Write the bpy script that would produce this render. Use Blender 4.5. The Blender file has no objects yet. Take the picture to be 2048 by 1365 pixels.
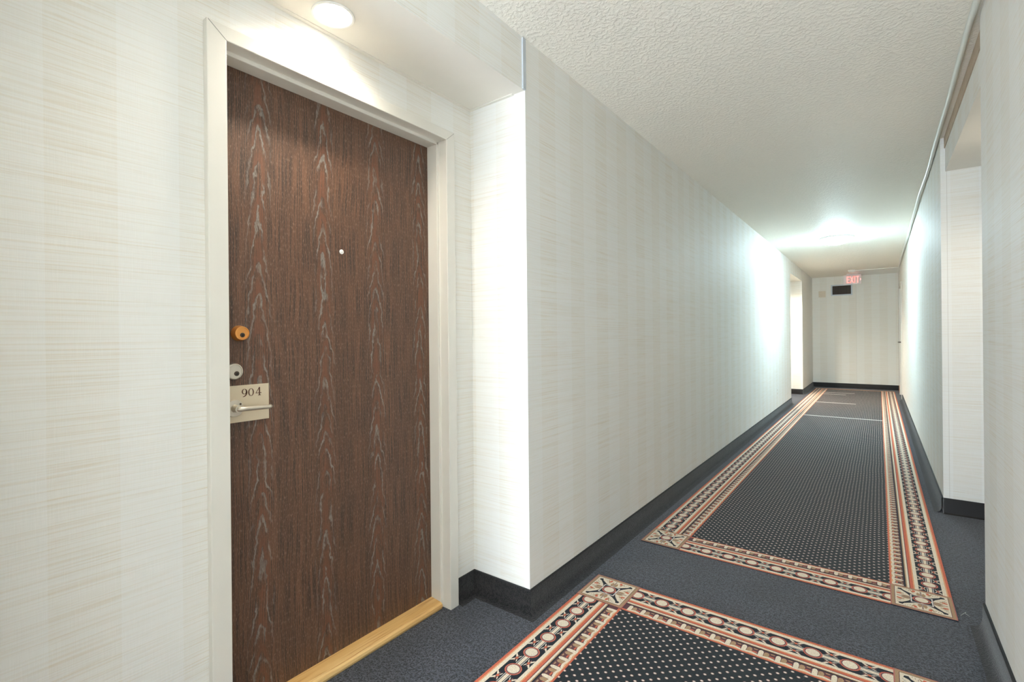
import bpy, bmesh, math, random
from math import pi, sin, cos, radians
from mathutils import Vector, Matrix

random.seed(4)
S = bpy.context.scene
C = S.collection

# ------------------------------------------------------------------ camera
F, YAW, ROLL, CAM_H = 970.109, 37.0798, -0.5536, 1.1723
cd = bpy.data.cameras.new('camera')
cam = bpy.data.objects.new('camera', cd); C.objects.link(cam)
cd.sensor_fit = 'HORIZONTAL'; cd.sensor_width = 36.0
cd.lens = F / 2048 * 36.0
cd.shift_y = -(682.5 - 675.2613) / 2048
cd.clip_start = 0.02; cd.clip_end = 100
y_, r_ = radians(YAW), radians(ROLL)
fwd = Vector((-sin(y_), cos(y_), 0)); rgt = Vector((cos(y_), sin(y_), 0)); dwn = Vector((0, 0, -1))
rg2 = rgt * cos(r_) - dwn * sin(r_)
dn2 = rgt * sin(r_) + dwn * cos(r_)
m3 = Matrix((rg2, -dn2, -fwd)).transposed()
cam.matrix_world = Matrix.Translation((0, 0, CAM_H)) @ m3.to_4x4()
S.camera = cam

# ------------------------------------------------------------------ world, exposure, lamp strengths
S.view_settings.view_transform = 'Standard'
S.view_settings.look = 'None'
S.view_settings.gamma = 1.0
S.view_settings.exposure = 1.50
S.cycles.max_bounces = 14
S.cycles.diffuse_bounces = 10
S.cycles.sample_clamp_indirect = 4.0
S.cycles.caustics_reflective = False
S.cycles.caustics_refractive = False
W = bpy.data.worlds.new('world'); S.world = W
W.use_nodes = True
W.node_tree.nodes['Background'].inputs[0].default_value = (0.72, 0.90, 1.08, 1)   # overcast sky, sent in as fill through the added back window
W.node_tree.nodes['Background'].inputs[1].default_value = 12.0
FILL_LAMP_COL, FILL_LAMP_L = (0.90, 0.965, 1.0), 85.0
DOME_COL, DOME_FAR = (0.66, 0.90, 1.0), 74.0
CAN_COL, CAN_L, CAN_R, CAN_FAR = (1.0, 0.90, 0.74), 17.5, 17.0, 190.0   # watts of the downlight lamps

# ------------------------------------------------------------------ dimensions (metres, corridor runs along +Y)
XL, XR = -1.1874, 0.3287          # corridor wall faces
XD, XRD = -1.5006, 0.642          # alcove back wall faces
ZC, ZS = 2.44, 2.22               # ceiling, alcove bulkhead underside
YE, YB = 12.80, -3.0              # end wall, back wall
A1 = (0.10, 1.68)                 # near left alcove
A2 = (2.65, 4.206)                # right alcove
A3 = (9.40, 10.99)                # far left alcove
BH = 0.102

# ------------------------------------------------------------------ node helper
class NT:
    def __init__(s, name):
        s.m = bpy.data.materials.new(name); s.m.use_nodes = True
        s.t = s.m.node_tree; s.n = s.t.nodes; s.n.clear()
        s.out = s.n.new('ShaderNodeOutputMaterial')
    def add(s, typ, **kw):
        n = s.n.new(typ)
        for k, v in kw.items(): setattr(n, k, v)
        return n
    def put(s, sock, v):
        if v is None: return
        if isinstance(v, bpy.types.NodeSocket): s.t.links.new(v, sock)
        elif isinstance(v, (tuple, list)):
            v = tuple(v)
            if len(sock.default_value) == 4 and len(v) == 3: v = v + (1,)
            sock.default_value = v
        else: sock.default_value = v
    def math(s, op, a, b=None, c=None, clamp=False):
        n = s.add('ShaderNodeMath', operation=op, use_clamp=clamp)
        s.put(n.inputs[0], a)
        if b is not None: s.put(n.inputs[1], b)
        if c is not None: s.put(n.inputs[2], c)
        return n.outputs[0]
    def pos(s):
        g = s.add('ShaderNodeNewGeometry')
        x = s.add('ShaderNodeSeparateXYZ'); s.put(x.inputs[0], g.outputs['Position'])
        return x.outputs[0], x.outputs[1], x.outputs[2]
    def vec(s, x, y, z):
        n = s.add('ShaderNodeCombineXYZ')
        for i, v in enumerate((x, y, z)): s.put(n.inputs[i], v)
        return n.outputs[0]
    def noise(s, v, scale=1.0, detail=2.0, rough=0.5):
        n = s.add('ShaderNodeTexNoise')
        s.put(n.inputs['Vector'], v); s.put(n.inputs['Scale'], scale)
        s.put(n.inputs['Detail'], detail); s.put(n.inputs['Roughness'], rough)
        return n.outputs[0]
    def ramp(s, f, lo, hi):
        n = s.add('ShaderNodeMapRange', interpolation_type='SMOOTHSTEP')
        s.put(n.inputs[0], f); s.put(n.inputs[1], lo); s.put(n.inputs[2], hi)
        return n.outputs[0]
    def mix(s, f, a, b):
        n = s.add('ShaderNodeMix', data_type='RGBA')
        s.put(n.inputs[0], f); s.put(n.inputs[6], a); s.put(n.inputs[7], b)
        return n.outputs[2]
    def bump(s, h, strength=0.3, dist=0.002):
        n = s.add('ShaderNodeBump')
        s.put(n.inputs['Strength'], strength); s.put(n.inputs['Distance'], dist); s.put(n.inputs['Height'], h)
        return n.outputs[0]
    def bsdf(s, col, rough=0.6, metal=0.0, normal=None, spec=None, sheen=None, em=None, ems=0.0, trans=None):
        b = s.add('ShaderNodeBsdfPrincipled')
        s.put(b.inputs['Base Color'], col); s.put(b.inputs['Roughness'], rough); s.put(b.inputs['Metallic'], metal)
        if normal is not None: s.put(b.inputs['Normal'], normal)
        if spec is not None: s.put(b.inputs['Specular IOR Level'], spec)
        if sheen is not None: s.put(b.inputs['Sheen Weight'], sheen)
        if trans is not None: s.put(b.inputs['Transmission Weight'], trans)
        if em is not None:
            s.put(b.inputs['Emission Color'], em); s.put(b.inputs['Emission Strength'], ems)
        s.t.links.new(b.outputs[0], s.out.inputs[0])
        return s.m

def plain(name, col, rough=0.5, metal=0.0, var=0.06, scale=40, bump=0.0, spec=None):
    t = NT(name); x, y, z = t.pos(); v = t.vec(x, y, z)
    n = t.noise(v, scale, 3)
    c = t.mix(n, tuple(k * (1 - var) for k in col), tuple(min(1, k * (1 + var)) for k in col))
    nm = t.bump(n, bump, 0.002) if bump else None
    return t.bsdf(c, rough, metal, nm, spec)

def emitter(name, col, strength):
    t = NT(name)
    e = t.add('ShaderNodeEmission'); t.put(e.inputs[0], col); t.put(e.inputs[1], strength)
    t.t.links.new(e.outputs[0], t.out.inputs[0])
    return t.m

# ------------------------------------------------------------------ materials
def mat_wallpaper(name, light, dark, thr):
    t = NT(name); x, y, z = t.pos()
    s = t.math('ADD', x, y)
    st = t.math('FRACT', t.math('DIVIDE', t.math('ADD', s, 1.262), 0.2657))
    stripe = t.math('LESS_THAN', st, 0.5)
    a = t.noise(t.vec(t.math('MULTIPLY', s, 2.0), t.math('MULTIPLY', z, 240), 0.0), 1.0, 3, 0.6)
    b = t.noise(t.vec(t.math('MULTIPLY', s, 7.0), t.math('MULTIPLY', z, 95), 7.0), 1.0, 2)
    w = t.noise(t.vec(t.math('MULTIPLY', s, 420), t.math('MULTIPLY', z, 16), 3.0), 1.0, 2)
    thread = t.ramp(a, 0.44, 0.72)
    band = t.ramp(b, 0.55, 0.80)
    amt = t.math('MULTIPLY', t.math('MULTIPLY_ADD', band, 0.6, thread), t.math('MULTIPLY_ADD', stripe, 0.25, 0.38), clamp=True)
    col = t.mix(stripe, light, dark)
    col = t.mix(amt, col, thr)
    col = t.mix(t.math('MULTIPLY', t.ramp(w, 0.45, 0.75), 0.12), col, (0.88, 0.87, 0.84))
    sm = t.math('FRACT', t.math('DIVIDE', t.math('ADD', s, 7.2217), 1.3095))
    seam = t.math('MULTIPLY', t.math('LESS_THAN', sm, 0.0022), t.math('GREATER_THAN', s, 2.6))
    col = t.mix(t.math('MULTIPLY', seam, 0.55), col, (0.5, 0.47, 0.42))
    h = t.math('ADD', a, t.math('MULTIPLY', w, 0.35))
    return t.bsdf(col, 0.62, 0, t.bump(h, 0.35, 0.0012), 0.35)
WALLPAPER = mat_wallpaper('grasscloth_wallpaper', (0.785, 0.785, 0.765), (0.772, 0.764, 0.732), (0.66, 0.585, 0.465))
WALLPAPER_END = mat_wallpaper('grasscloth_end_lit', (0.89, 0.89, 0.85), (0.87, 0.86, 0.81), (0.78, 0.72, 0.60))  # paler copy of the corridor paper; extra end-wall light put into the colour

def mat_ceiling():
    t = NT('stipple_ceiling'); x, y, z = t.pos(); v = t.vec(x, y, z)
    n = t.noise(v, 62, 3, 0.55)
    k = t.noise(v, 1.1, 2)
    col = t.mix(n, (0.88, 0.845, 0.765), (0.95, 0.915, 0.835))
    col = t.mix(t.math('MULTIPLY', k, 0.25), col, (0.88, 0.84, 0.75))
    return t.bsdf(col, 0.6, 0, t.bump(t.ramp(n, 0.40, 0.66), 0.55, 0.004), 0.3)
CEIL = mat_ceiling()

def mat_carpet(name, dark, light, warm):
    t = NT(name); x, y, z = t.pos(); v = t.vec(x, y, z)
    n = t.noise(v, 170, 3, 0.62)
    m = t.noise(v, 430, 1)
    k = t.noise(v, 4.0, 3)
    q = t.noise(v, 75, 3, 0.7)
    nq = t.math('ADD', t.math('MULTIPLY', n, 0.6), t.math('MULTIPLY', q, 0.4))
    col = t.mix(t.ramp(nq, 0.43, 0.575), dark, light)
    col = t.mix(t.math('MULTIPLY', t.ramp(m, 0.58, 0.72), 0.4), col, warm)
    col = t.mix(t.math('MULTIPLY', t.ramp(k, 0.35, 0.7), 0.25), col, dark)
    vo = t.add('ShaderNodeTexVoronoi'); t.put(vo.inputs['Vector'], v); t.put(vo.inputs['Scale'], 5.5)
    sp = t.math('LESS_THAN', vo.outputs['Distance'], 0.010)
    col = t.mix(t.math('MULTIPLY', sp, 0.7), col, (0.5, 0.5, 0.5))
    return t.bsdf(col, 0.95, 0, t.bump(n, 0.8, 0.004), 0.15, 0.25)
CARPET = mat_carpet('charcoal_carpet', (0.006, 0.0075, 0.012), (0.082, 0.092, 0.122), (0.15, 0.14, 0.14))
BASEC = mat_carpet('carpet_base', (0.004, 0.004, 0.005), (0.026, 0.024, 0.025), (0.060, 0.045, 0.038))
BINDING = plain('base_binding', (0.010, 0.010, 0.012), 0.7)

def yarn(name, col):
    t = NT(name); x, y, z = t.pos(); v = t.vec(x, y, z)
    n = t.noise(v, 420, 2, 0.6)
    c = t.mix(t.ramp(n, 0.3, 0.75), tuple(k * 0.74 for k in col), tuple(min(1, k * 1.2) for k in col))
    return t.bsdf(c, 0.95, 0, t.bump(n, 0.5, 0.002), 0.1, 0.1)
Y_RED = yarn('red_yarn', (0.62, 0.15, 0.085))
Y_ORG = yarn('orange_yarn', (0.72, 0.36, 0.19))
Y_CRM = yarn('cream_yarn', (0.78, 0.69, 0.56))
Y_TAN = yarn('tan_yarn', (0.42, 0.27, 0.16))
Y_PNK = yarn('rose_yarn', (0.46, 0.16, 0.14))
Y_PLM = yarn('plum_yarn', (0.12, 0.05, 0.06))
Y_NVY = yarn('navy_yarn', (0.016, 0.021, 0.030))
Y_WHT = yarn('white_yarn', (0.72, 0.70, 0.66))
YARNS = [Y_NVY, Y_RED, Y_ORG, Y_CRM, Y_TAN, Y_PNK, Y_PLM, Y_WHT]
NVY, RED, ORG, CRM, TAN, PNK, PLM, WHT = range(8)

def mat_dots():
    t = NT('dotted_carpet_field'); x, y, z = t.pos(); v = t.vec(x, y, z)
    wob = t.noise(v, 3.0, 2)
    xx = t.math('ADD', t.math('MULTIPLY_ADD', wob, 0.010, x), 0.867 - 0.005)
    yy = t.math('ADD', y, -1.902)
    def lattice(ox, oy):
        a = t.math('DIVIDE', t.math('ADD', xx, ox), 0.040)
        b = t.math('DIVIDE', t.math('ADD', yy, oy), 0.0385)
        fa = t.math('MULTIPLY', t.math('SUBTRACT', a, t.math('ROUND', a)), 0.040 / 0.0060)
        fb = t.math('MULTIPLY', t.math('SUBTRACT', b, t.math('ROUND', b)), 0.0385 / 0.0052)
        return t.math('SQRT', t.math('ADD', t.math('MULTIPLY', fa, fa), t.math('MULTIPLY', fb, fb)))
    d = t.math('MINIMUM', lattice(0, 0), lattice(0.020, 0.01925))
    n = t.noise(v, 420, 2)
    base = t.mix(t.ramp(n, 0.35, 0.75), (0.005, 0.009, 0.012), (0.018, 0.028, 0.035))
    rim = t.ramp(d, 1.15, 0.85)
    core = t.ramp(d, 0.85, 0.50)
    col = t.mix(rim, base, (0.30, 0.16, 0.14))
    col = t.mix(core, col, (0.72, 0.64, 0.58))
    return t.bsdf(col, 0.95, 0, t.bump(n, 0.5, 0.002), 0.12, 0.15)
DOTS = mat_dots()

def mat_door():
    t = NT('walnut_laminate'); x, y, z = t.pos()
    wv = t.noise(t.vec(t.math('MULTIPLY', y, 3.0), t.math('MULTIPLY', z, 2.2), 1.0), 1.0, 3)
    yw = t.math('ADD', y, t.math('MULTIPLY', t.math('SUBTRACT', wv, 0.5), 0.035))
    u = t.math('DIVIDE', t.math('SUBTRACT', yw, 0.754), 0.2267)
    um = t.math('MULTIPLY', t.math('SUBTRACT', u, t.math('ROUND', u)), 0.2267)
    au = t.math('SQRT', t.math('ADD', t.math('MULTIPLY', um, um), 0.00005))
    col_id = t.math('ROUND', u)
    cn = t.noise(t.vec(t.math('MULTIPLY', y, 55), t.math('MULTIPLY', z, 26), 4.0), 1.0, 3)
    zn = t.noise(t.vec(t.math('MULTIPLY', col_id, 3.7), t.math('MULTIPLY', z, 2.6), 9.0), 1.0, 2)
    ring = t.math('ADD', t.math('MULTIPLY', z, 8.0), t.math('MULTIPLY', au, 46))
    ring = t.math('ADD', ring, t.math('MULTIPLY', cn, 1.1))
    ring = t.math('ADD', ring, t.math('MULTIPLY', zn, 5.0))
    fr = t.math('FRACT', ring)
    inner = t.ramp(au, 0.050, 0.020)
    fig = t.math('MULTIPLY', t.math('MULTIPLY', t.ramp(fr, 0.66, 0.78), t.ramp(fr, 1.0, 0.90)), inner)
    pt = t.noise(t.vec(t.math('MULTIPLY', y, 26), t.math('MULTIPLY', z, 9), 14.0), 1.0, 2)
    fig = t.math('MULTIPLY', fig, t.ramp(pt, 0.36, 0.60))
    red = t.math('MULTIPLY', t.ramp(fr, 0.62, 0.25), t.ramp(au, 0.034, 0.014))
    g1 = t.noise(t.vec(t.math('MULTIPLY', yw, 300), t.math('MULTIPLY', z, 5.0), 0.0), 1.0, 3, 0.6)
    g2 = t.noise(t.vec(t.math('MULTIPLY', yw, 620), t.math('MULTIPLY', z, 75), 2.0), 1.0, 2, 0.6)
    g3 = t.noise(t.vec(t.math('MULTIPLY', yw, 28), t.math('MULTIPLY', z, 0.7), 5.0), 1.0, 2)
    col = t.mix(t.ramp(g3, 0.3, 0.7), (0.095, 0.044, 0.023), (0.135, 0.062, 0.032))
    col = t.mix(t.math('MULTIPLY', red, 0.8), col, (0.150, 0.056, 0.027))
    col = t.mix(t.math('MULTIPLY', t.ramp(g1, 0.54, 0.42), t.math('MULTIPLY_ADD', red, -0.55, 0.88)), col, (0.034, 0.018, 0.012))
    col = t.mix(t.math('MULTIPLY', t.ramp(g2, 0.52, 0.72), t.math('MULTIPLY_ADD', red, -0.35, 0.55)), col, (0.30, 0.20, 0.14))
    tick = t.math('MULTIPLY', fig, t.math('MULTIPLY_ADD', t.ramp(g2, 0.35, 0.6), 0.6, 0.30))
    col = t.mix(tick, col, (0.235, 0.225, 0.205))
    return t.bsdf(col, 0.55, 0, t.bump(g2, 0.15, 0.0006), 0.6)
DOORW = mat_door()

def mat_oak():
    t = NT('oak_threshold'); x, y, z = t.pos()
    g = t.noise(t.vec(t.math('MULTIPLY', x, 170), t.math('MULTIPLY', y, 4.5), t.math('MULTIPLY', z, 90)), 1.0, 4, 0.6)
    k = t.noise(t.vec(t.math('MULTIPLY', x, 20), t.math('MULTIPLY', y, 2), 0.0), 1.0, 2)
    col = t.mix(t.ramp(k, 0.3, 0.7), (0.66, 0.40, 0.15), (0.74, 0.50, 0.22))
    col = t.mix(t.math('MULTIPLY', t.ramp(g, 0.52, 0.70), 0.75), col, (0.46, 0.21, 0.06))
    return t.bsdf(col, 0.42, 0, t.bump(g, 0.1, 0.001), 0.4)
OAK = mat_oak()

FRAMEP = plain('cream_enamel', (0.70, 0.675, 0.62), 0.38, 0, 0.02, 12, 0.05, 0.45)
SOFFIT = plain('soffit_paint', (0.78, 0.75, 0.69), 0.55, 0, 0.02, 14, 0.05)
WHITE = plain('white_plastic', (0.80, 0.80, 0.78), 0.4, 0, 0.02)
RACEW = plain('raceway_paint', (0.76, 0.77, 0.72), 0.4, 0, 0.05, 9)
BRASS = plain('aged_brass', (0.80, 0.36, 0.10), 0.30, 0.75, 0.08, 60)
NICKEL = plain('satin_nickel', (0.66, 0.61, 0.52), 0.33, 0.8, 0.04, 80)
PLATEM = plain('brushed_plate', (0.66, 0.56, 0.41), 0.45, 0.35, 0.06, 18)
DARKM = plain('keyway_metal', (0.10, 0.075, 0.06), 0.35, 0.7)
BLACK = plain('black_slot', (0.008, 0.007, 0.007), 0.6)
ENGR = plain('engraved_brown', (0.10, 0.035, 0.018), 0.6)
VINYLB = plain('dark_vinyl_base', (0.007, 0.005, 0.0045), 0.5, 0, 0.1, 40, 0, 0.25)
SHADE_TAN = plain('raceway_shade_tan', (0.48, 0.385, 0.29), 0.75, 0, 0.2, 25)  # shadow under the raceway, painted as a tan strip on the bulkhead
WOODB = plain('wood_base_block', (0.42, 0.17, 0.06), 0.5, 0, 0.15, 60)
VENTF = plain('vent_enamel', (0.62, 0.68, 0.74), 0.4)
VENTS = plain('vent_slat', (0.10, 0.07, 0.05), 0.5)
PLATEW = plain('ivory_cover_plate', (0.70, 0.62, 0.50), 0.45)
HALLD = plain('painted_door', (0.66, 0.70, 0.72), 0.45)
PLATEG = plain('grey_corner_strip', (0.48, 0.52, 0.56), 0.6)
LINT = plain('white_lint', (0.75, 0.75, 0.72), 0.9)
LENSR = plain('downlight_trim', (0.82, 0.82, 0.80), 0.35)
SIGNP = plain('sign_panel', (0.80, 0.70, 0.68), 0.3)
GLASSP = plain('peephole_glass', (0.85, 0.86, 0.88), 0.1, 0.3)

# ------------------------------------------------------------------ mesh builder
class MB:
    def __init__(s): s.v = []; s.f = []; s.m = []
    def face(s, pts, mi=0):
        b = len(s.v); s.v += [tuple(p) for p in pts]; s.f.append(list(range(b, b + len(pts)))); s.m.append(mi)
    def quadgrid(s, rows, mi=0, close=False):
        b = len(s.v); n = len(rows[0])
        for r in rows: s.v += [tuple(p) for p in r]
        for i in range(len(rows) - 1):
            for j in range(n if close else n - 1):
                k = (j + 1) % n
                s.f.append([b + i*n + j, b + i*n + k, b + (i+1)*n + k, b + (i+1)*n + j]); s.m.append(mi)
    def box(s, x0, x1, y0, y1, z0, z1, mi=0, bottom=None):
        b = len(s.v)
        s.v += [(x, y, z) for z in (z0, z1) for y in (y0, y1) for x in (x0, x1)]
        fs = [(0,2,3,1), (4,5,7,6), (0,1,5,4), (2,6,7,3), (0,4,6,2), (1,3,7,5)]
        for i, f in enumerate(fs):
            s.f.append([b + k for k in f]); s.m.append(bottom if (i == 0 and bottom is not None) else mi)
        return s
    def prism(s, pts, h, mi=0):
        """pts: 3D planar loop, h: extrusion vector"""
        h = Vector(h); a = [Vector(p) for p in pts]; b = [p + h for p in a]
        n = len(a); o = len(s.v); s.v += [tuple(p) for p in a + b]
        s.f.append(list(range(n))[::-1]); s.f.append(list(range(o * 0 + n, 2*n))); s.m += [mi, mi]
        s.f[-2] = [o + k for k in s.f[-2]]; s.f[-1] = [o + k for k in s.f[-1]]
        for i in range(n):
            k = (i + 1) % n
            s.f.append([o + i, o + k, o + n + k, o + n + i]); s.m.append(mi)
        return s
    def lathe(s, prof, org, axis, seg=32, mi=0, cap0=True, cap1=True):
        """prof: list of (radius, offset along axis)"""
        ax = Vector(axis).normalized(); org = Vector(org)
        t = Vector((0, 0, 1)) if abs(ax.z) < 0.9 else Vector((1, 0, 0))
        e1 = ax.cross(t).normalized(); e2 = ax.cross(e1)
        rows = [[org + ax*d + (e1*cos(2*pi*j/seg) + e2*sin(2*pi*j/seg))*max(r, 1e-5) for j in range(seg)] for r, d in prof]
        o = len(s.v)
        s.quadgrid(rows, mi, True)
        n = len(rows)
        if cap0: s.f.append([o + j for j in range(seg)][::-1]); s.m.append(mi)
        if cap1: s.f.append([o + (n-1)*seg + j for j in range(seg)]); s.m.append(mi)
        return s
    def tube(s, pts, rad, seg=12, mi=0):
        pts = [Vector(p) for p in pts]; rows = []
        for i, p in enumerate(pts):
            d = (pts[min(i+1, len(pts)-1)] - pts[max(i-1, 0)]).normalized()
            t = Vector((0, 0, 1)) if abs(d.z) < 0.95 else Vector((1, 0, 0))
            e1 = d.cross(t).normalized(); e2 = d.cross(e1)
            r = rad[i] if isinstance(rad, (list, tuple)) else rad
            rows.append([p + (e1*cos(2*pi*j/seg) + e2*sin(2*pi*j/seg))*r for j in range(seg)])
        o = len(s.v); s.quadgrid(rows, mi, True)
        s.f.append([o + j for j in range(seg)]); s.m.append(mi)
        s.f.append([o + (len(rows)-1)*seg + j for j in range(seg)]); s.m.append(mi)
        return s

def build(name, mb, mats, parent=None, smooth=None, bevel=0.0, recalc=True):
    if not isinstance(mats, (list, tuple)): mats = [mats]
    me = bpy.data.meshes.new(name)
    me.from_pydata(mb.v, [], mb.f)
    for m in mats: me.materials.append(m)
    me.polygons.foreach_set('material_index', mb.m)
    if recalc:
        bm = bmesh.new(); bm.from_mesh(me)
        bmesh.ops.recalc_face_normals(bm, faces=bm.faces)
        bm.to_mesh(me); bm.free()
    me.update()
    if smooth:
        me.polygons.foreach_set('use_smooth', [True] * len(me.polygons))
        me.set_sharp_from_angle(angle=radians(smooth))
    o = bpy.data.objects.new(name, me); C.objects.link(o)
    if parent is not None:
        o.parent = parent
        r = parent
        while r.parent: r = r.parent
        o.matrix_parent_inverse = Matrix.Translation(-r.location) if parent is r else Matrix.Identity(4)
    if bevel:
        b = o.modifiers.new('bevel', 'BEVEL'); b.width = bevel; b.segments = 2; b.limit_method = 'ANGLE'
    return o

def tag(o, label, cat, group=None, kind=None):
    o['label'] = label; o['category'] = cat
    if group: o['group'] = group
    if kind: o['kind'] = kind
    return o
def empty(name, loc, label, cat, group=None, kind=None):
    o = bpy.data.objects.new(name, None); C.objects.link(o); o.location = loc
    o.empty_display_size = 0.05
    return tag(o, label, cat, group, kind)
def struct(name, mb, mats, label, cat, **kw):
    return tag(build(name, mb, mats, **kw), label, cat, kind='structure')

# ------------------------------------------------------------------ room shell
struct('floor', MB().box(-1.75, 0.9, YB - 0.1, YE + 0.1, -0.12, 0.0), CARPET,
       'charcoal carpeted floor running the length of the corridor', 'floor')
struct('ceiling', MB().box(-1.75, 0.9, YB - 0.1, YE + 0.1, ZC, ZC + 0.12), CEIL,
       'warm white stippled ceiling over the corridor', 'ceiling')

DY0, DY1 = 0.5655, 1.5477          # door_1 frame, outer
HY0, HY1, HZ = 0.600, 1.516, 2.040  # rough opening in the wall
w = MB()
w.box(-1.75, XL, YB, A1[0], 0, ZC)
w.box(-1.75, XD, A1[0], HY0, 0, ZC); w.box(-1.75, XD, HY1, A1[1], 0, ZC); w.box(-1.75, XD, HY0, HY1, HZ, ZC)
w.box(-1.75, XL, A1[1], A3[0], 0, ZC)
w.box(-1.75, XD, A3[0], A3[1], 0, ZC)
w.box(-1.75, XL, A3[1], YE, 0, ZC)
struct('wall_left', w, WALLPAPER, 'left corridor wall in cream striped grasscloth wallpaper with door alcoves', 'wall', recalc=False)

RD0, RD1, RDZ = 10.95, 11.92, 2.06  # hall door opening in the right wall
w = MB()
w.box(XR, 0.9, YB, A2[0], 0, ZC)
w.box(XRD, 0.9, A2[0], A2[1], 0, ZC)
w.box(XR, 0.9, A2[1], RD0, 0, ZC)
w.box(XR, 0.9, RD0, RD1, RDZ, ZC); w.box(0.47, 0.9, RD0, RD1, 0, RDZ)
w.box(XR, 0.9, RD1, YE, 0, ZC)
struct('wall_right', w, WALLPAPER, 'right corridor wall in pale grasscloth wallpaper with a recess', 'wall', recalc=False)
struct('wall_end', MB().box(-1.75, 0.9, YE, YE + 0.1, 0, ZC), WALLPAPER_END,
       'cream papered wall closing the far end of the corridor', 'wall')
WX0, WX1, WZ0, WZ1 = -1.15, -0.45, 0.10, 2.10  # window opening added out of view to let in fill light
w = MB()
w.box(-1.75, WX0, YB - 0.1, YB, 0, ZC); w.box(WX1, 0.9, YB - 0.1, YB, 0, ZC)
w.box(WX0, WX1, YB - 0.1, YB, 0, WZ0); w.box(WX0, WX1, YB - 0.1, YB, WZ1, ZC)
struct('wall_back', w, WALLPAPER, 'papered wall with an added window closing the corridor behind the viewer', 'wall', recalc=False)
w1 = empty('fill_window_1', ((WX0 + WX1)/2, YB, WZ0), 'added fill-light window, unseen in the wall behind the viewer', 'window', kind='structure')
wf = MB()
for a, b in ((WX0, WX0 + 0.04), (WX1 - 0.04, WX1), ((WX0 + WX1)/2 - 0.02, (WX0 + WX1)/2 + 0.02)): wf.box(a, b, YB - 0.07, YB - 0.03, WZ0, WZ1)
for a, b in ((WZ0, WZ0 + 0.04), (WZ1 - 0.04, WZ1)): wf.box(WX0, WX1, YB - 0.07, YB - 0.03, a, b)
build('fill_window_frame', wf, WHITE, w1)
build('fill_window_sill', MB().box(WX0 - 0.02, WX1 + 0.02, YB - 0.03, YB + 0.05, WZ0 - 0.03, WZ0), WHITE, w1)
pl_ = bpy.data.lights.new('fill_window_portal', 'AREA'); pl_.shape = 'RECTANGLE'; pl_.size = WX1 - WX0; pl_.size_y = WZ1 - WZ0
pl_.cycles.is_portal = True
po_ = bpy.data.objects.new('fill_window_portal', pl_); C.objects.link(po_)
po_.location = ((WX0 + WX1)/2, YB - 0.09, (WZ0 + WZ1)/2); po_.rotation_euler = (radians(90), 0, 0)

def bulkhead(name, x0, x1, y0, y1, label):
    struct(name, MB().box(x0, x1, y0, y1, ZS, ZC, 0, bottom=1), [WALLPAPER, SOFFIT], label, 'bulkhead')
bulkhead('wall_bulkhead_left', XD, XL - 0.003, A1[0], A1[1], 'papered bulkhead over the alcove of the dark wood door')
bulkhead('wall_bulkhead_right', XR + 0.024, XRD, A2[0], A2[1], 'papered bulkhead over the recess in the right wall')
bulkhead('wall_bulkhead_far', XD, XL - 0.003, A3[0], A3[1], 'papered bulkhead over the far alcove in the left wall')

# small trims
struct('trim_1', MB().box(-0.41, XR, 11.79, YE, ZC - 0.012, ZC), WHITE, 'smooth white ceiling panel beside the exit sign at the far end', 'trim')
struct('trim_2', MB().box(XL - 0.004, XL + 0.004, A1[1] - 0.018, A1[1] + 0.002, ZS, ZC - 0.004), PLATEG,
       'pale corner strip where the near left bulkhead meets the wall', 'trim')
struct('raceway_shade_strip', MB().box(XR + 0.019, XR + 0.026, A2[0], A2[1], 2.372, ZC), SHADE_TAN,
       'tan strip painting the raceway shadow along the top of the right recess bulkhead', 'trim')
sb = MB()
sb.box(XD, XD + 0.014, A1[0], A1[1], ZS - 0.0035, ZS)
sb.box(XD + 0.014, XL - 0.06, A1[1] - 0.014, A1[1], ZS - 0.0035, ZS)
struct('trim_4', sb, SOFFIT, 'cream paper edging where the near left bulkhead meets the alcove walls', 'trim')
struct('trim_5', MB().box(XR - 0.010, XR + 0.0, 12.15, 12.55, 0.0, 0.125), WOODB,
       'orange brown wooden base block on the right wall past the hall door', 'trim', bevel=0.003)

# baseboards: carpet cove base, extruded along a path with mitred corners
def base_run(name, path, label, prof=None, mats=None):
    prof = prof or [(0.0, BH), (0.007, BH), (0.009, BH - 0.004), (0.0095, 0.045), (0.012, 0.026), (0.018, 0.013), (0.028, 0.005), (0.042, 0.0012), (0.046, 0.0)]
    pts = [Vector(p) for p in path]; rows = []
    nrm = []
    for i in range(len(pts) - 1):
        d = (pts[i+1] - pts[i]).normalized(); nrm.append(Vector((d.y, -d.x)))
    for i, p in enumerate(pts):
        a = nrm[max(i-1, 0)]; b = nrm[min(i, len(nrm)-1)]
        m = (a + b) / (1 + a.dot(b))
        rows.append([(p.x + m.x*d, p.y + m.y*d, z) for d, z in prof])
    mb = MB(); mb.quadgrid(rows)
    np_ = len(prof) - 1
    mb.m = [1 if (k % np_) < 2 else 0 for k in range(len(mb.f))]
    return struct(name, mb, mats or [BASEC, BINDING], label, 'baseboard', smooth=50, recalc=False)
base_run('baseboard_left', [(XD, DY1), (XD, A1[1]), (XL, A1[1]), (XL, A3[0]), (XD, A3[0])],
         'charcoal carpet baseboard wrapping the left wall corner beside the door')
base_run('baseboard_left_near', [(XL, YB), (XL, A1[0]), (XD, A1[0]), (XD, DY0)], 'charcoal carpet baseboard on the near left wall')
VP = [(0.0, BH), (0.004, BH), (0.006, BH - 0.003), (0.006, 0.012), (0.009, 0.003), (0.014, 0.0)]
base_run('baseboard_far', [(XD, A3[0]), (XD, A3[1]), (XL, A3[1])], 'dark vinyl baseboard inside the far left alcove', VP, [VINYLB, VINYLB])
base_run('baseboard_left_end', [(XL, A3[1]), (XL, YE)], 'dark carpet baseboard on the short left wall by the far end')
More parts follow.
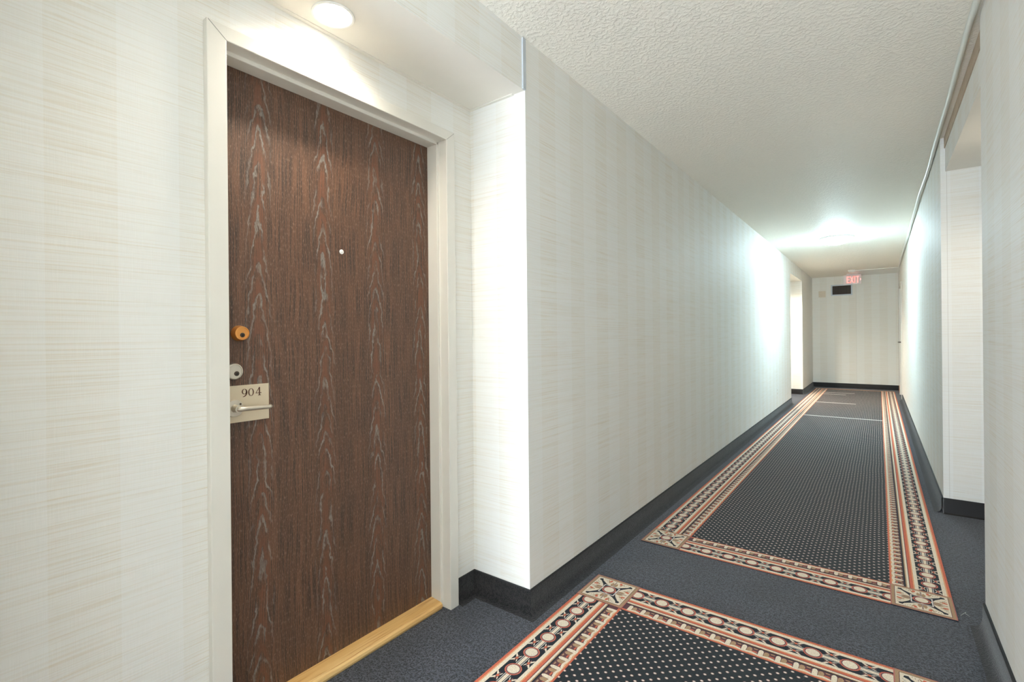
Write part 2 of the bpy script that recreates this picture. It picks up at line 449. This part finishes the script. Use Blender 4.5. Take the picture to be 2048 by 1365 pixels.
base_run('baseboard_end', [(XL, YE), (XR, YE)], 'dark brown vinyl baseboard across the end wall', VP, [VINYLB, VINYLB])
base_run('baseboard_right', [(XR, RD0 - 0.055), (XR, A2[1])], 'blue grey carpet baseboard along the right wall beyond the recess')
base_run('baseboard_recess', [(XR, A2[1]), (XRD, A2[1]), (XRD, A2[0]), (XR, A2[0])], 'black vinyl baseboard inside the right recess', VP, [VINYLB, VINYLB])
base_run('baseboard_right_near', [(XR, A2[0]), (XR, YB)], 'dark carpet baseboard at the foot of the near right wall')

# ------------------------------------------------------------------ door 904
d1 = empty('door_1', (-1.50, 1.058, 0.0), 'dark walnut apartment door numbered 904 in a cream steel frame', 'door', kind='structure')
XF = -1.475; XDR = -1.583
fr = MB()
# profile of one jamb in (x, inward offset): face, return, stop
def jamb(ysign, y_out, y_in, z1):
    f = ysign   # +1: opening lies toward +y
    pts = [(XD + 0.0, y_out), (XF, y_out), (XF, y_in), (-1.524, y_in), (-1.524, y_in + f*0.0115), (XDR - 0.003, y_in + f*0.0115), (XDR - 0.003, y_in - f*0.012), (XD, y_in - f*0.012)]
    return [(x, y, 0.0) for x, y in pts]
YI0, YI1, ZI, ZO = 0.6176, 1.4985, 2.026, 2.069
fr.prism(jamb(1, DY0, YI0, 0), (0, 0, ZO))
fr.prism(jamb(-1, DY1, YI1, 0), (0, 0, ZO))
hp = [(XD, ZO), (XF, ZO), (XF, ZI), (-1.524, ZI), (-1.524, ZI - 0.0125), (XDR - 0.003, ZI - 0.0125), (XDR - 0.003, ZI + 0.012), (XD, ZI + 0.012)]
fr.prism([(x, YI0 - 0.004, z) for x, z in hp], (0, YI1 - YI0 + 0.008, 0))
build('door_frame', fr, FRAMEP, d1, bevel=0.0022)
mt = MB()
for a, b in (((DY0 + 0.004, ZO - 0.004), (YI0, ZI)), ((DY1 - 0.004, ZO - 0.004), (YI1, ZI))):
    ya, za = a; yb, zb = b; k = 0.0009
    mt.prism([(XF - 0.0005, ya, za - k), (XF - 0.0005, yb, zb - k), (XF - 0.0005, yb, zb + k), (XF - 0.0005, ya, za + k)], (0.0011, 0, 0))
build('mitre_joint', mt, plain('joint_line', (0.25, 0.24, 0.23), 0.8), d1)
build('door_slab', MB().box(XDR - 0.044, XDR, 0.608, 1.508, 0.030, 2.022), DOORW, d1, bevel=0.001)
th = MB()
tp = [(-1.64, 0.0), (-1.517, 0.0), (-1.513, 0.010), (-1.515, 0.020), (-1.522, 0.026), (-1.5255, 0.0265), (-1.527, 0.0245), (-1.5285, 0.0268), (-1.575, 0.031), (-1.64, 0.031)]
th.prism([(x, YI0 + 0.012, z) for x, z in tp], (0, YI1 - YI0 - 0.024, 0))
tf = [(-1.5235, 0.0), (-1.517, 0.0), (-1.513, 0.010), (-1.515, 0.020), (-1.522, 0.026), (-1.5235, 0.0262)]
build('threshold', th, OAK, d1, smooth=25)

def cyl_lock(name, y, z, prof, mat, key):
    o = build(name, MB().lathe(prof, (XDR, y, z), (1, 0, 0), 40), mat, d1, smooth=35)
    top = prof[-1][1]
    ky, kz, kr = key
    core = build('key_plug', MB().lathe([(kr, top - 0.001), (kr, top + 0.0012), (kr*0.9, top + 0.0018)], (XDR, y + ky, z + kz), (1, 0, 0), 24), DARKM, o, smooth=35)
    kw = MB().box(XDR + top + 0.0012, XDR + top + 0.0023, y + ky - kr*0.22, y + ky + kr*0.22, z + kz - kr*0.75, z + kz + kr*0.3)
    kw.box(XDR + top + 0.0012, XDR + top + 0.0023, y + ky - kr*0.10, y + ky + kr*0.45, z + kz - kr*0.1, z + kz + kr*0.25)
    build('keyway', kw, BLACK, o)
    for c in o.children: c.matrix_parent_inverse = Matrix.Identity(4); 
    return o
dl = cyl_lock('deadbolt_lock', 0.690, 1.193, [(0.0245, 0.0), (0.0245, 0.003), (0.0235, 0.006), (0.0215, 0.021), (0.0205, 0.0235), (0.0185, 0.0240), (0.0180, 0.0222), (0.0165, 0.0222)], BRASS, (0.0005, -0.0055, 0.0072))
dl['label'] = 'brass deadbolt cylinder'
cl = cyl_lock('mortise_cylinder', 0.673, 1.0755, [(0.0255, 0.0), (0.0255, 0.005), (0.0240, 0.008), (0.0215, 0.009), (0.0205, 0.0075), (0.016, 0.0075)], NICKEL, (0.006, -0.0065, 0.0075))
cl['label'] = 'satin nickel lock cylinder'
build('cylinder_flat', MB().box(XDR + 0.0072, XDR + 0.0105, 0.6565, 0.6635, 1.062, 1.092), NICKEL, cl, bevel=0.0008)
# number plate with engraved 904
pl = build('number_plate', MB().box(XDR, XDR + 0.0022, 0.612, 0.7795, 0.9175, 1.0315), PLATEM, d1, bevel=0.0006)
pl['label'] = 'brushed metal number plate'
def ribbon(pts, wid):
    L, R = [], []
    for i, p in enumerate(pts):
        a = Vector(pts[max(i-1, 0)]); b = Vector(pts[min(i+1, len(pts)-1)])
        d = (b - a).normalized(); n = Vector((-d.y, d.x)); w_ = wid[i] * 0.66
        L.append(Vector(p) + n*w_); R.append(Vector(p) - n*w_)
    return L, R
def numeral(ch, y0, z0, h):
    mb = MB(); X = XDR + 0.0022
    def P(q): return (X, y0 + q[0]*h, z0 + q[1]*h)
    def strip(pts, wid):
        L, R = ribbon(pts, wid)
        for i in range(len(pts) - 1):
            mb.prism([P(L[i]), P(R[i]), P(R[i+1]), P(L[i+1])], (0.0005, 0, 0))
    if ch == '0':
        k = 28
        o = [(0.36 + 0.36*cos(2*pi*i/k), 0.5 + 0.5*sin(2*pi*i/k)) for i in range(k)]
        q = [(0.36 + 0.215*cos(2*pi*i/k), 0.5 + 0.445*sin(2*pi*i/k)) for i in range(k)]
        for i in range(k):
            j = (i+1) % k; mb.prism([P(o[i]), P(o[j]), P(q[j]), P(q[i])], (0.0005, 0, 0))
    elif ch == '9':
        k = 24
        o = [(0.34 + 0.32*cos(2*pi*i/k), 0.66 + 0.34*sin(2*pi*i/k)) for i in range(k)]
        q = [(0.34 + 0.185*cos(2*pi*i/k), 0.66 + 0.285*sin(2*pi*i/k)) for i in range(k)]
        for i in range(k):
            j = (i+1) % k; mb.prism([P(o[i]), P(o[j]), P(q[j]), P(q[i])], (0.0005, 0, 0))
        pts = [(0.605, 0.70), (0.61, 0.52), (0.57, 0.33), (0.48, 0.17), (0.33, 0.06), (0.14, 0.02)]
        strip(pts, [0.11, 0.115, 0.11, 0.10, 0.08, 0.04])
    else:
        strip([(0.46, 1.0), (0.46, 0.0)], [0.11, 0.11])
        strip([(0.46, 0.99), (0.03, 0.30)], [0.055, 0.045])
        strip([(0.0, 0.30), (0.68, 0.30)], [0.055, 0.055])
        strip([(0.30, 0.02), (0.62, 0.02)], [0.045, 0.045])
        strip([(0.65, 0.36), (0.68, 0.24)], [0.03, 0.03])
    o = build('numeral', mb, ENGR, pl)
    o.matrix_parent_inverse = Matrix.Identity(4)
    o['label'] = 'engraved %s' % {'9': 'nine', '0': 'zero', '4': 'four'}[ch]
numeral('9', 0.6950, 0.9945, 0.0250); numeral('0', 0.7150, 0.9955, 0.0240); numeral('4', 0.7375, 0.9955, 0.0260)
# lever handle
lv = build('lever_rose', MB().lathe([(0.0265, 0.0), (0.0265, 0.004), (0.025, 0.0065), (0.012, 0.0075), (0.0105, 0.010), (0.0105, 0.036)], (XDR + 0.0022, 0.672, 0.9625), (1, 0, 0), 40), NICKEL, d1, smooth=35)
lp = [(XDR + 0.024, 0.672, 0.9625), (XDR + 0.036, 0.673, 0.9625), (XDR + 0.0405, 0.679, 0.9622), (XDR + 0.0405, 0.69, 0.962), (XDR + 0.040, 0.72, 0.961), (XDR + 0.039, 0.755, 0.960), (XDR + 0.0365, 0.764, 0.960), (XDR + 0.032, 0.770, 0.960), (XDR + 0.026, 0.771, 0.960)]
lvh = build('lever', MB().tube(lp, [0.0085, 0.0085, 0.0075, 0.0070, 0.0068, 0.0066, 0.0064, 0.0062, 0.006], 16), NICKEL, lv, smooth=45)
lvh.matrix_parent_inverse = Matrix.Identity(4)
ls = build('rose_screw', MB().lathe([(0.003, 0.006), (0.003, 0.0078)], (XDR + 0.0022, 0.6885, 0.9745), (1, 0, 0), 14), DARKM, lv)
ls.matrix_parent_inverse = Matrix.Identity(4)
ph = build('peephole', MB().lathe([(0.0085, 0.0), (0.0085, 0.002), (0.007, 0.0035), (0.005, 0.0028)], (XDR, 1.053, 1.495), (1, 0, 0), 24), WHITE, d1, smooth=35)
pg = build('lens', MB().lathe([(0.005, 0.0026), (0.0035, 0.0042), (0.001, 0.0048)], (XDR, 1.053, 1.495), (1, 0, 0), 20), GLASSP, ph, smooth=60)
pg.matrix_parent_inverse = Matrix.Identity(4)

# ------------------------------------------------------------------ hall door at the far right
d2 = empty('door_2', (XR, 11.43, 0.0), 'pale hall door in the right wall near the far end', 'door', kind='structure')
f2 = MB()
x0, x1 = XR - 0.014, XR + 0.12
f2.box(x0, x1, RD0 - 0.05, RD0 + 0.025, 0, RDZ + 0.03); f2.box(x0, x1, RD1 - 0.025, RD1 + 0.05, 0, RDZ + 0.03)
f2.box(x0, x1, RD0 + 0.025, RD1 - 0.025, RDZ - 0.025, RDZ + 0.03)
build('door_frame', f2, FRAMEP, d2, bevel=0.002)
build('door_slab', MB().box(XR + 0.012, XR + 0.056, RD0 + 0.027, RD1 - 0.027, 0.012, RDZ - 0.027), HALLD, d2, bevel=0.002)
r2 = build('lever_rose', MB().lathe([(0.027, 0), (0.027, 0.006), (0.011, 0.009), (0.010, 0.055)], (XR + 0.012, 11.05, 1.02), (-1, 0, 0), 24), DARKM, d2, smooth=35)
l2 = build('lever', MB().tube([(XR - 0.043, 11.045, 1.02), (XR - 0.047, 11.06, 1.02), (XR - 0.047, 11.17, 1.018), (XR - 0.035, 11.18, 1.017)], 0.009, 12), DARKM, r2, smooth=45)
l2.matrix_parent_inverse = Matrix.Identity(4)

# ------------------------------------------------------------------ lamps
LIT = emitter('lit_lens', CAN_COL, 6.0)
def downlight(loc, strength, label):
    r = empty('recessed_downlight', loc, label, 'ceiling light', 'recessed downlights over the door alcoves')
    x, y, z = loc
    build('trim_ring', MB().lathe([(0.0665, 0.0), (0.0665, -0.002), (0.0655, -0.0035), (0.059, -0.0035), (0.0575, -0.001), (0.0575, 0.0)], loc, (0, 0, 1), 48, cap0=False, cap1=False), LENSR, r, smooth=35)
    prof = [(0.0575, -0.0008), (0.050, -0.0022), (0.035, -0.0036), (0.018, -0.0044), (0.001, -0.0046)]
    build('lens', MB().lathe(prof, loc, (0, 0, 1), 48, cap0=False), LIT, r, smooth=60)
    ld = bpy.data.lights.new('downlight_lamp', 'SPOT'); ld.energy = strength; ld.color = CAN_COL
    ld.spot_size = radians(156); ld.spot_blend = 1.0; ld.shadow_soft_size = 0.045
    lo = bpy.data.objects.new('lamp', ld); C.objects.link(lo); lo.parent = r; lo.location = (0, 0, -0.008)
    return r
downlight((-1.398, 0.908, ZS), CAN_L, 'bright round recessed downlight in the bulkhead above the dark wood door')
downlight((XR + 0.20, 3.43, ZS), CAN_R, 'round recessed downlight hidden inside the right recess bulkhead')
downlight((-1.398, 10.19, ZS), CAN_FAR, 'round recessed downlight in the far left alcove bulkhead')

def dome(loc, strength, col, label):
    r = empty('ceiling_dome_light', loc, label, 'ceiling light', 'flush dome lights along the corridor ceiling')
    build('base_ring', MB().lathe([(0.186, 0.0), (0.186, -0.012), (0.182, -0.018), (0.172, -0.019)], loc, (0, 0, 1), 56, cap1=False), WHITE, r, smooth=35)
    prof = [(0.172, -0.018), (0.170, -0.032), (0.155, -0.055), (0.125, -0.074), (0.080, -0.087), (0.035, -0.093), (0.001, -0.0945)]
    build('glass_dome', MB().lathe(prof, loc, (0, 0, 1), 56, cap0=False), emitter('lit_dome_glass', col, strength), r, smooth=60)
    for a in (0.05, pi + 0.05):
        build('clip', MB().lathe([(0.006, 0.0), (0.006, 0.012), (0.003, 0.016)], (loc[0] + cos(a)*0.182, loc[1] + sin(a)*0.182, loc[2] - 0.014), (cos(a), sin(a), 0), 14), NICKEL, r, smooth=35)
    return r
dome((-0.43, 7.62, ZC), DOME_FAR, DOME_COL, 'glowing flush dome light on the corridor ceiling before the exit sign')

fx, fy = -0.97, -1.9  # lamp added out of view to brighten the ceiling and walls
fl_ = empty('fill_globe_lamp', (fx, fy, 0), 'added low fill lamp with an opal globe, unseen behind the viewer', 'floor lamp')
build('base', MB().lathe([(0.11, 0.0), (0.11, 0.015), (0.10, 0.02), (0.015, 0.03)], (fx, fy, 0), (0, 0, 1), 32), NICKEL, fl_, smooth=35)
build('fill_lamp_stem', MB().lathe([(0.012, 0.02), (0.012, 0.30), (0.04, 0.31)], (fx, fy, 0), (0, 0, 1), 16), NICKEL, fl_, smooth=35)
build('fill_lamp_globe', MB().lathe([(0.14*sin(a), 0.445 - 0.14*cos(a)) for a in [0.28 + (pi - 0.29)*i/18 for i in range(19)]], (fx, fy, 0), (0, 0, 1), 40), emitter('fill_globe_glass', FILL_LAMP_COL, FILL_LAMP_L), fl_, smooth=60)

# ------------------------------------------------------------------ exit sign
XS, YS = -0.43, 12.42
ex = empty('exit_sign', (XS, YS, ZC), 'lit red EXIT sign hanging from the ceiling at the far end', 'sign')
build('canopy', MB().box(XS - 0.10, XS + 0.10, YS - 0.025, YS + 0.025, 2.414, ZC), WHITE, ex, bevel=0.003)
pn = build('sign_panel', MB().box(XS - 0.155, XS + 0.155, YS - 0.004, YS + 0.004, 2.218, 2.414), SIGNP, ex, bevel=0.001)
EXR = emitter('lit_red_letter', (1.0, 0.30, 0.26), 0.95)
EXE = emitter('lit_red_edge', (1.0, 0.045, 0.035), 0.45)
def letter(ch, cx, face, grow=0.0, par=None):
    mb = MB(); z0, z1 = 2.250 - grow, 2.382 + grow; hw = 0.023 + grow; t_ = 0.0125 + 2*grow
    y0 = YS - 0.0058 if face < 0 else YS + 0.004; y1 = y0 + 0.0018
    if grow: y0 += 0.0009; y1 -= 0.0004
    X = lambda a: cx + (a if face < 0 else -a)
    def bar(a, b, c, d): mb.box(min(X(a), X(b)), max(X(a), X(b)), y0, y1, c, d)
    if ch == 'E':
        bar(-hw, -hw + t_, z0, z1)
        for zz in (z0, (z0+z1)/2 - t_/2, z1 - t_): bar(-hw + t_, hw, zz, zz + t_)
    elif ch == 'I': bar(-t_/2, t_/2, z0, z1)
    elif ch == 'T': bar(-t_/2, t_/2, z0, z1 - t_); bar(-hw, hw, z1 - t_, z1)
    elif ch == 'X':
        for sg in (1, -1):
            mb.prism([(X(-sg*hw - t_/2), y0, z0), (X(-sg*hw + t_/2), y0, z0), (X(sg*hw + t_/2), y0, z1), (X(sg*hw - t_/2), y0, z1)], (0, y1 - y0, 0))
    else:
        mb.prism([(X(-0.010), y0, 2.345), (X(0.012), y0, 2.316), (X(-0.010), y0, 2.287), (X(-0.002), y0, 2.316)], (0, y1 - y0, 0))
    if grow:
        o = build('red_edge', mb, EXE, par); o.matrix_parent_inverse = Matrix.Identity(4); return
    o = build('arrow' if ch == '>' else 'letter', mb, EXR, pn); o.matrix_parent_inverse = Matrix.Identity(4)
    if ch != '>': letter(ch, cx, face, 0.0045, pn)
    o['label'] = 'red arrow' if ch == '>' else 'red letter ' + ch
for ch, dx in (('E', -0.072), ('X', -0.008), ('I', 0.042), ('T', 0.090), ('>', 0.138)):
    letter(ch, XS + dx, -1)

sd = empty('smoke_detector', (-0.415, 11.72, ZC), 'small round white smoke detector on the ceiling by the exit sign', 'smoke detector')
build('base', MB().lathe([(0.066, 0), (0.066, -0.012), (0.060, -0.016)], (-0.415, 11.72, ZC), (0, 0, 1), 32), WHITE, sd, smooth=35)
build('sensor_head', MB().lathe([(0.056, -0.014), (0.052, -0.034), (0.040, -0.044), (0.012, -0.047)], (-0.415, 11.72, ZC), (0, 0, 1), 32), WHITE, sd, smooth=45)

# ------------------------------------------------------------------ end wall fittings
vx0, vx1, vz0, vz1 = -0.83, -0.442, 2.018, 2.258
vt = empty('air_vent', ((vx0+vx1)/2, YE, vz0), 'grey framed air vent with dark louvres on the end wall', 'vent')
vf = MB(); b_ = 0.026
vf.box(vx0, vx1, YE - 0.012, YE, vz0, vz0 + b_); vf.box(vx0, vx1, YE - 0.012, YE, vz1 - b_, vz1)
vf.box(vx0, vx0 + b_, YE - 0.012, YE, vz0 + b_, vz1 - b_); vf.box(vx1 - b_, vx1, YE - 0.012, YE, vz0 + b_, vz1 - b_)
build('frame', vf, VENTF, vt, bevel=0.002)
build('backing', MB().box(vx0 + b_, vx1 - b_, YE - 0.003, YE, vz0 + b_, vz1 - b_), BLACK, vt)
nl = 22
for i in range(nl):
    xx = vx0 + b_ + (vx1 - vx0 - 2*b_) * (i + 0.5) / nl
    build('louvre', MB().prism([(xx - 0.0035, YE - 0.010, vz0 + b_), (xx - 0.0010, YE - 0.010, vz0 + b_), (xx + 0.0035, YE - 0.004, vz0 + b_), (xx + 0.001, YE - 0.004, vz0 + b_)], (0, 0, vz1 - vz0 - 2*b_)), VENTS, vt)
tag(build('cover_plate', MB().box(-1.062, -0.93, YE - 0.006, YE, 2.0, 2.135), PLATEW, bevel=0.002), 'square ivory blank cover plate on the end wall left of the vent', 'cover plate')
po = empty('power_outlet', (XL, 7.96, 0.34), 'small white power outlet low on the left corridor wall', 'outlet')
build('wall_plate', MB().box(XL, XL + 0.005, 7.925, 7.995, 0.285, 0.40), WHITE, po, bevel=0.0015)
for zz in (0.318, 0.367):
    s_ = build('socket', MB().lathe([(0.0165, 0.005), (0.0165, 0.007)], (XL, 7.96, zz), (1, 0, 0), 20), PLATEW, po)
    k_ = MB()
    for dy in (-0.006, 0.006): k_.box(XL + 0.0068, XL + 0.0074, 7.96 + dy - 0.001, 7.96 + dy + 0.001, zz - 0.004, zz + 0.005)
    so = build('slot', k_, BLACK, s_); so.matrix_parent_inverse = Matrix.Identity(4)

# cable raceway along the right edge of the ceiling
rp = []
yy = YB + 0.3
while yy < 11.70:
    rp.append((0.310 + 0.003*sin(yy*1.7) + 0.002*sin(yy*4.1), yy, ZC - 0.0085 + 0.0018*sin(yy*2.3))); yy += 0.18
tag(build('cable_raceway', MB().tube(rp, 0.0115, 12), RACEW, smooth=60), 'thin off white cable raceway along the right edge of the ceiling', 'cable raceway')

# ------------------------------------------------------------------ woven carpet runners
BW = 0.2165; PITCH = 0.1125; ZB = 0.003; DZ = 0.00022
def ell(cu, cv, ru, rv, k=18): return [(cu + ru*cos(2*pi*i/k), cv + rv*sin(2*pi*i/k)) for i in range(k)]
class Flat:
    """flat pattern drawn in (u, v) and mapped to the floor"""
    def __init__(s, org, ud, vd): s.o = org; s.u = ud; s.w = vd; s.mb = MB()
    def P(s, u, v, l): return (s.o[0] + u*s.u[0] + v*s.w[0], s.o[1] + u*s.u[1] + v*s.w[1], ZB + DZ*l)
    def poly(s, pts, mi, l): s.mb.face([s.P(u, v, l) for u, v in pts], mi)
    def rect(s, u0, u1, v0, v1, mi, l): s.poly([(u0, v0), (u1, v0), (u1, v1), (u0, v1)], mi, l)
def fix_up(mb):
    for i, f in enumerate(mb.f):
        a, b, c = (Vector(mb.v[k]) for k in f[:3])
        n = Vector((0, 0, 0)); p = [Vector(mb.v[k]) for k in f]
        for j in range(len(p)): n += p[j].cross(p[(j+1) % len(p)])
        if n.z < 0: mb.f[i] = f[::-1]
def border(name, org, ud, vd, L, parent):
    g = Flat(org, ud, vd); B = BW
    bands = [(0.0, .045, RED), (.045, .068, ORG), (.068, .135, CRM), (.135, .515, NVY), (.515, .578, CRM), (.578, .60, ORG), (.60, .655, RED),
             (.655, .668, PLM), (.668, .705, CRM), (.705, .725, TAN), (.725, .755, NVY), (.755, .945, PLM), (.945, 1.0, RED)]
    for a, b, m in bands: g.rect(0, L, a*B, b*B, m, 0)
    vc = .325 * B
    n = int(L / PITCH) + 1
    for k in range(n + 1):
        u = 0.012 + k * PITCH
        if u > L + 0.03: break
        fit = lambda q: min(max(q, -0.0), L)
        def P(pts, m, l): g.poly([(fit(a), b) for a, b in pts], m, l)
        # connectors towards the next medallion
        a, b = fit(u + 0.02), fit(u + PITCH - 0.02)
        if b - a > 0.01:
            g.rect(a, b, vc - 0.0062, vc + 0.0062, CRM, 1)
            for sg in (-1, 1): g.rect(a, b, vc + sg*0.0105 - 0.0013, vc + sg*0.0105 + 0.0013, WHT, 1)
            mid = u + PITCH/2
            for sg in (-1, 1):
                q = lambda du, dv: (mid + du, vc + sg*dv)
                P([q(-0.0075, .0265), q(0, .0185), q(0.0075, .0265), q(0, .0325)], RED, 2)
                for s2 in (-1, 1):
                    P([q(s2*0.003, .031), q(s2*0.016, .0405), q(s2*0.024, .0405), q(s2*0.011, .0275)], CRM, 1)
                    P([q(s2*0.002, .022), q(s2*0.012, .0165), q(s2*0.021, .0155), q(s2*0.010, .0225)], CRM, 1)
                    P([q(s2*0.008, .0255), q(s2*0.020, .026), q(s2*0.013, .029)], PNK, 1)
        for r, m, l in ((0.0310, RED, 2), (0.0283, PNK, 3), (0.0256, PLM, 4), (0.0228, CRM, 5)):
            P(ell(u, vc, r, r), m, l)
        for h in (0, 1):
            t0 = u + 0.008 + h * PITCH/2
            if t0 + 0.05 > L + 0.03: continue
            v0, v1 = .757*B, .945*B
            # cream bar with a rounded head, tan bar, red notch, arched cream over the red edge
            P([(t0, v1 + .004), (t0 + .001, v0 + .008), (t0 + .006, v0 + .001), (t0 + .0125, v0 + .001), (t0 + .017, v0 + .009), (t0 + .0165, v1 + .004)], CRM, 1)
            P([(t0 + .0185, v1 - .003), (t0 + .0185, v0 + .012), (t0 + .024, v0 + .005), (t0 + .031, v0 + .005), (t0 + .036, v0 + .013), (t0 + .035, v1 - .003)], TAN, 1)
            P([(t0 + .036, v1 - .012), (t0 + .038, v0 + .022), (t0 + .052, v0 + .022), (t0 + .055, v1 - .012)], RED, 1)
            P([(t0 + .039, v0 + .004), (t0 + .053, v0 + .004), (t0 + .0515, v0 + .010), (t0 + .0405, v0 + .010)], TAN, 1)
            P([(t0 + .012, v1 + .003), (t0 + .018, v1 - .007), (t0 + .036, v1 - .011), (t0 + .054, v1 - .007), (t0 + .058, v1 + .003), (t0 + .035, v1 + .0005)], CRM, 2)
            P([(t0 + .012, v1 + .0035), (t0 + .035, v1 - .001), (t0 + .058, v1 + .0035), (t0 + .058, v1 + .006), (t0 + .012, v1 + .006)], ORG, 3)
    fix_up(g.mb)
    return build(name, g.mb, YARNS, parent, recalc=False)
def corner(org, ud, vd, parent):
    g = Flat(org, ud, vd); B = BW; c = B/2; K = 7
    g.rect(0, B, 0, B, PNK, K); e = .004; g.rect(e, B-e, e, B-e, TAN, K+1)
    e = .015; g.rect(e, B-e, e, B-e, PLM, K+2); e = .017; g.rect(e, B-e, e, B-e, CRM, K+3)
    for q in range(4):
        a = q*pi/2
        R = lambda x, y: (c + x*cos(a) - y*sin(a), c + x*sin(a) + y*cos(a))
        # dark diagonal arms, widening toward the corner
        d = 1/math.sqrt(2)
        def D(l, s): return R((l - s)*d, (l + s)*d)
        g.poly([D(.034, -.016), D(.060, -.008), D(.092, -.0045), D(.106, -.010), D(.112, 0), D(.106, .010), D(.092, .0045), D(.060, .008), D(.034, .016)], NVY, K+4)
        # leaves between the arms
        for sg in (-1, 1):
            g.poly([R(.040, sg*.004), R(.062, sg*.003), R(.074, sg*.010), R(.058, sg*.017), R(.042, sg*.014)], TAN, K+4)
            g.poly([R(.066, sg*.022), R(.084, sg*.017), R(.088, sg*.027), R(.073, sg*.032)], RED, K+5)
            g.poly([R(.060, sg*.022), R(.085, sg*.036), R(.086, sg*.041), R(.060, sg*.030)], TAN, K+4)
            for j in range(3):
                g.poly([R(.070 + j*.006, sg*(.040 + j*.008)), R(.082 + j*.003, sg*(.043 + j*.008)), R(.070 + j*.006, sg*(.0425 + j*.008))], NVY, K+5)
            g.poly([R(.036, sg*.001), R(.086, sg*.0005), R(.086, sg*.0025), R(.036, sg*.003)], PLM, K+4)
    g.rect(c-.040, c+.040, c-.040, c+.040, PLM, K+6); g.rect(c-.038, c+.038, c-.038, c+.038, WHT, K+7)
    g.rect(c-.0335, c+.0335, c-.0335, c+.0335, NVY, K+8); 
    for q in range(4):
        a = q*pi/2
        R = lambda x, y: (c + x*cos(a) - y*sin(a), c + x*sin(a) + y*cos(a))
        g.poly([R(.0335, -.006), R(.0335, .006), R(.028, 0)], CRM, K+9)
    for r, m, l in ((.0310, RED, K+10), (.0283, PNK, K+11), (.0256, PLM, K+12), (.0225, CRM, K+13)):
        g.poly(ell(c, c, r, r, 24), m, l)
    fix_up(g.mb)
    return build('corner_square', g.mb, YARNS, parent, recalc=False)
def runner(x0, x1, y0, y1, label, near=True, far=True, seams=()):
    r = empty('carpet_runner', ((x0+x1)/2, (y0+y1)/2, 0), label, 'runner rug', 'woven runners set into the corridor carpet')
    build('backing', MB().box(x0, x1, y0, y1, 0.0, ZB - 0.0006), Y_NVY, r)
    fy0 = y0 + BW if near else y0; fy1 = y1 - BW if far else y1
    fm = MB(); fm.face([(x0+BW, fy0, ZB), (x1-BW, fy0, ZB), (x1-BW, fy1, ZB), (x0+BW, fy1, ZB)])
    fl = build('dotted_field', fm, DOTS, r, recalc=False)
    for (sx0, sx1, sy, wd) in seams:
        o = build('seam_line', MB().box(sx0, sx1, sy - wd/2, sy + wd/2, ZB, ZB + 0.0006), Y_WHT, fl)
        o.matrix_parent_inverse = Matrix.Identity(4); o['label'] = 'pale seam line'
    border('side_border', (x0, fy1), (0, -1), (1, 0), fy1 - fy0, r)
    border('side_border', (x1, fy1), (0, -1), (-1, 0), fy1 - fy0, r)
    if near:
        border('end_border', (x0 + BW, y0), (1, 0), (0, 1), x1 - x0 - 2*BW, r)
        corner((x0, y0), (1, 0), (0, 1), r); corner((x1, y0), (-1, 0), (0, 1), r)
    if far:
        border('end_border', (x0 + BW, y1), (1, 0), (0, -1), x1 - x0 - 2*BW, r)
        corner((x0, y1), (1, 0), (0, -1), r); corner((x1, y1), (-1, 0), (0, -1), r)
    else:
        build('end_binding', MB().box(x0, x1, y1 - 0.05, y1, ZB, ZB + 0.002), Y_ORG, r)
    return r
runner(-1.1055, 0.248, -3.3, 2.1497, 'nearest black dotted runner with rosette border, its far end in front')
runner(-1.0945, 0.2495, 2.653, 12.42, 'long black dotted runner with rosette border reaching the end wall', True, False,
       [(-0.875, 0.033, 8.20, 0.035), (-0.875, -0.31, 9.90, 0.035), (-0.875, -0.51, 11.30, 0.03), (-0.875, -0.38, 11.62, 0.03)])

# lint thread on the carpet
tag(build('lint_thread', MB().tube([(0.262, 2.715, 0.002), (0.268, 2.722, 0.006), (0.274, 2.738, 0.004), (0.283, 2.760, 0.003), (0.279, 2.748, 0.002), (0.290, 2.728, 0.002)], 0.0004, 6), LINT, smooth=60),
    'curled white lint thread on the carpet off the long runner corner', 'lint')
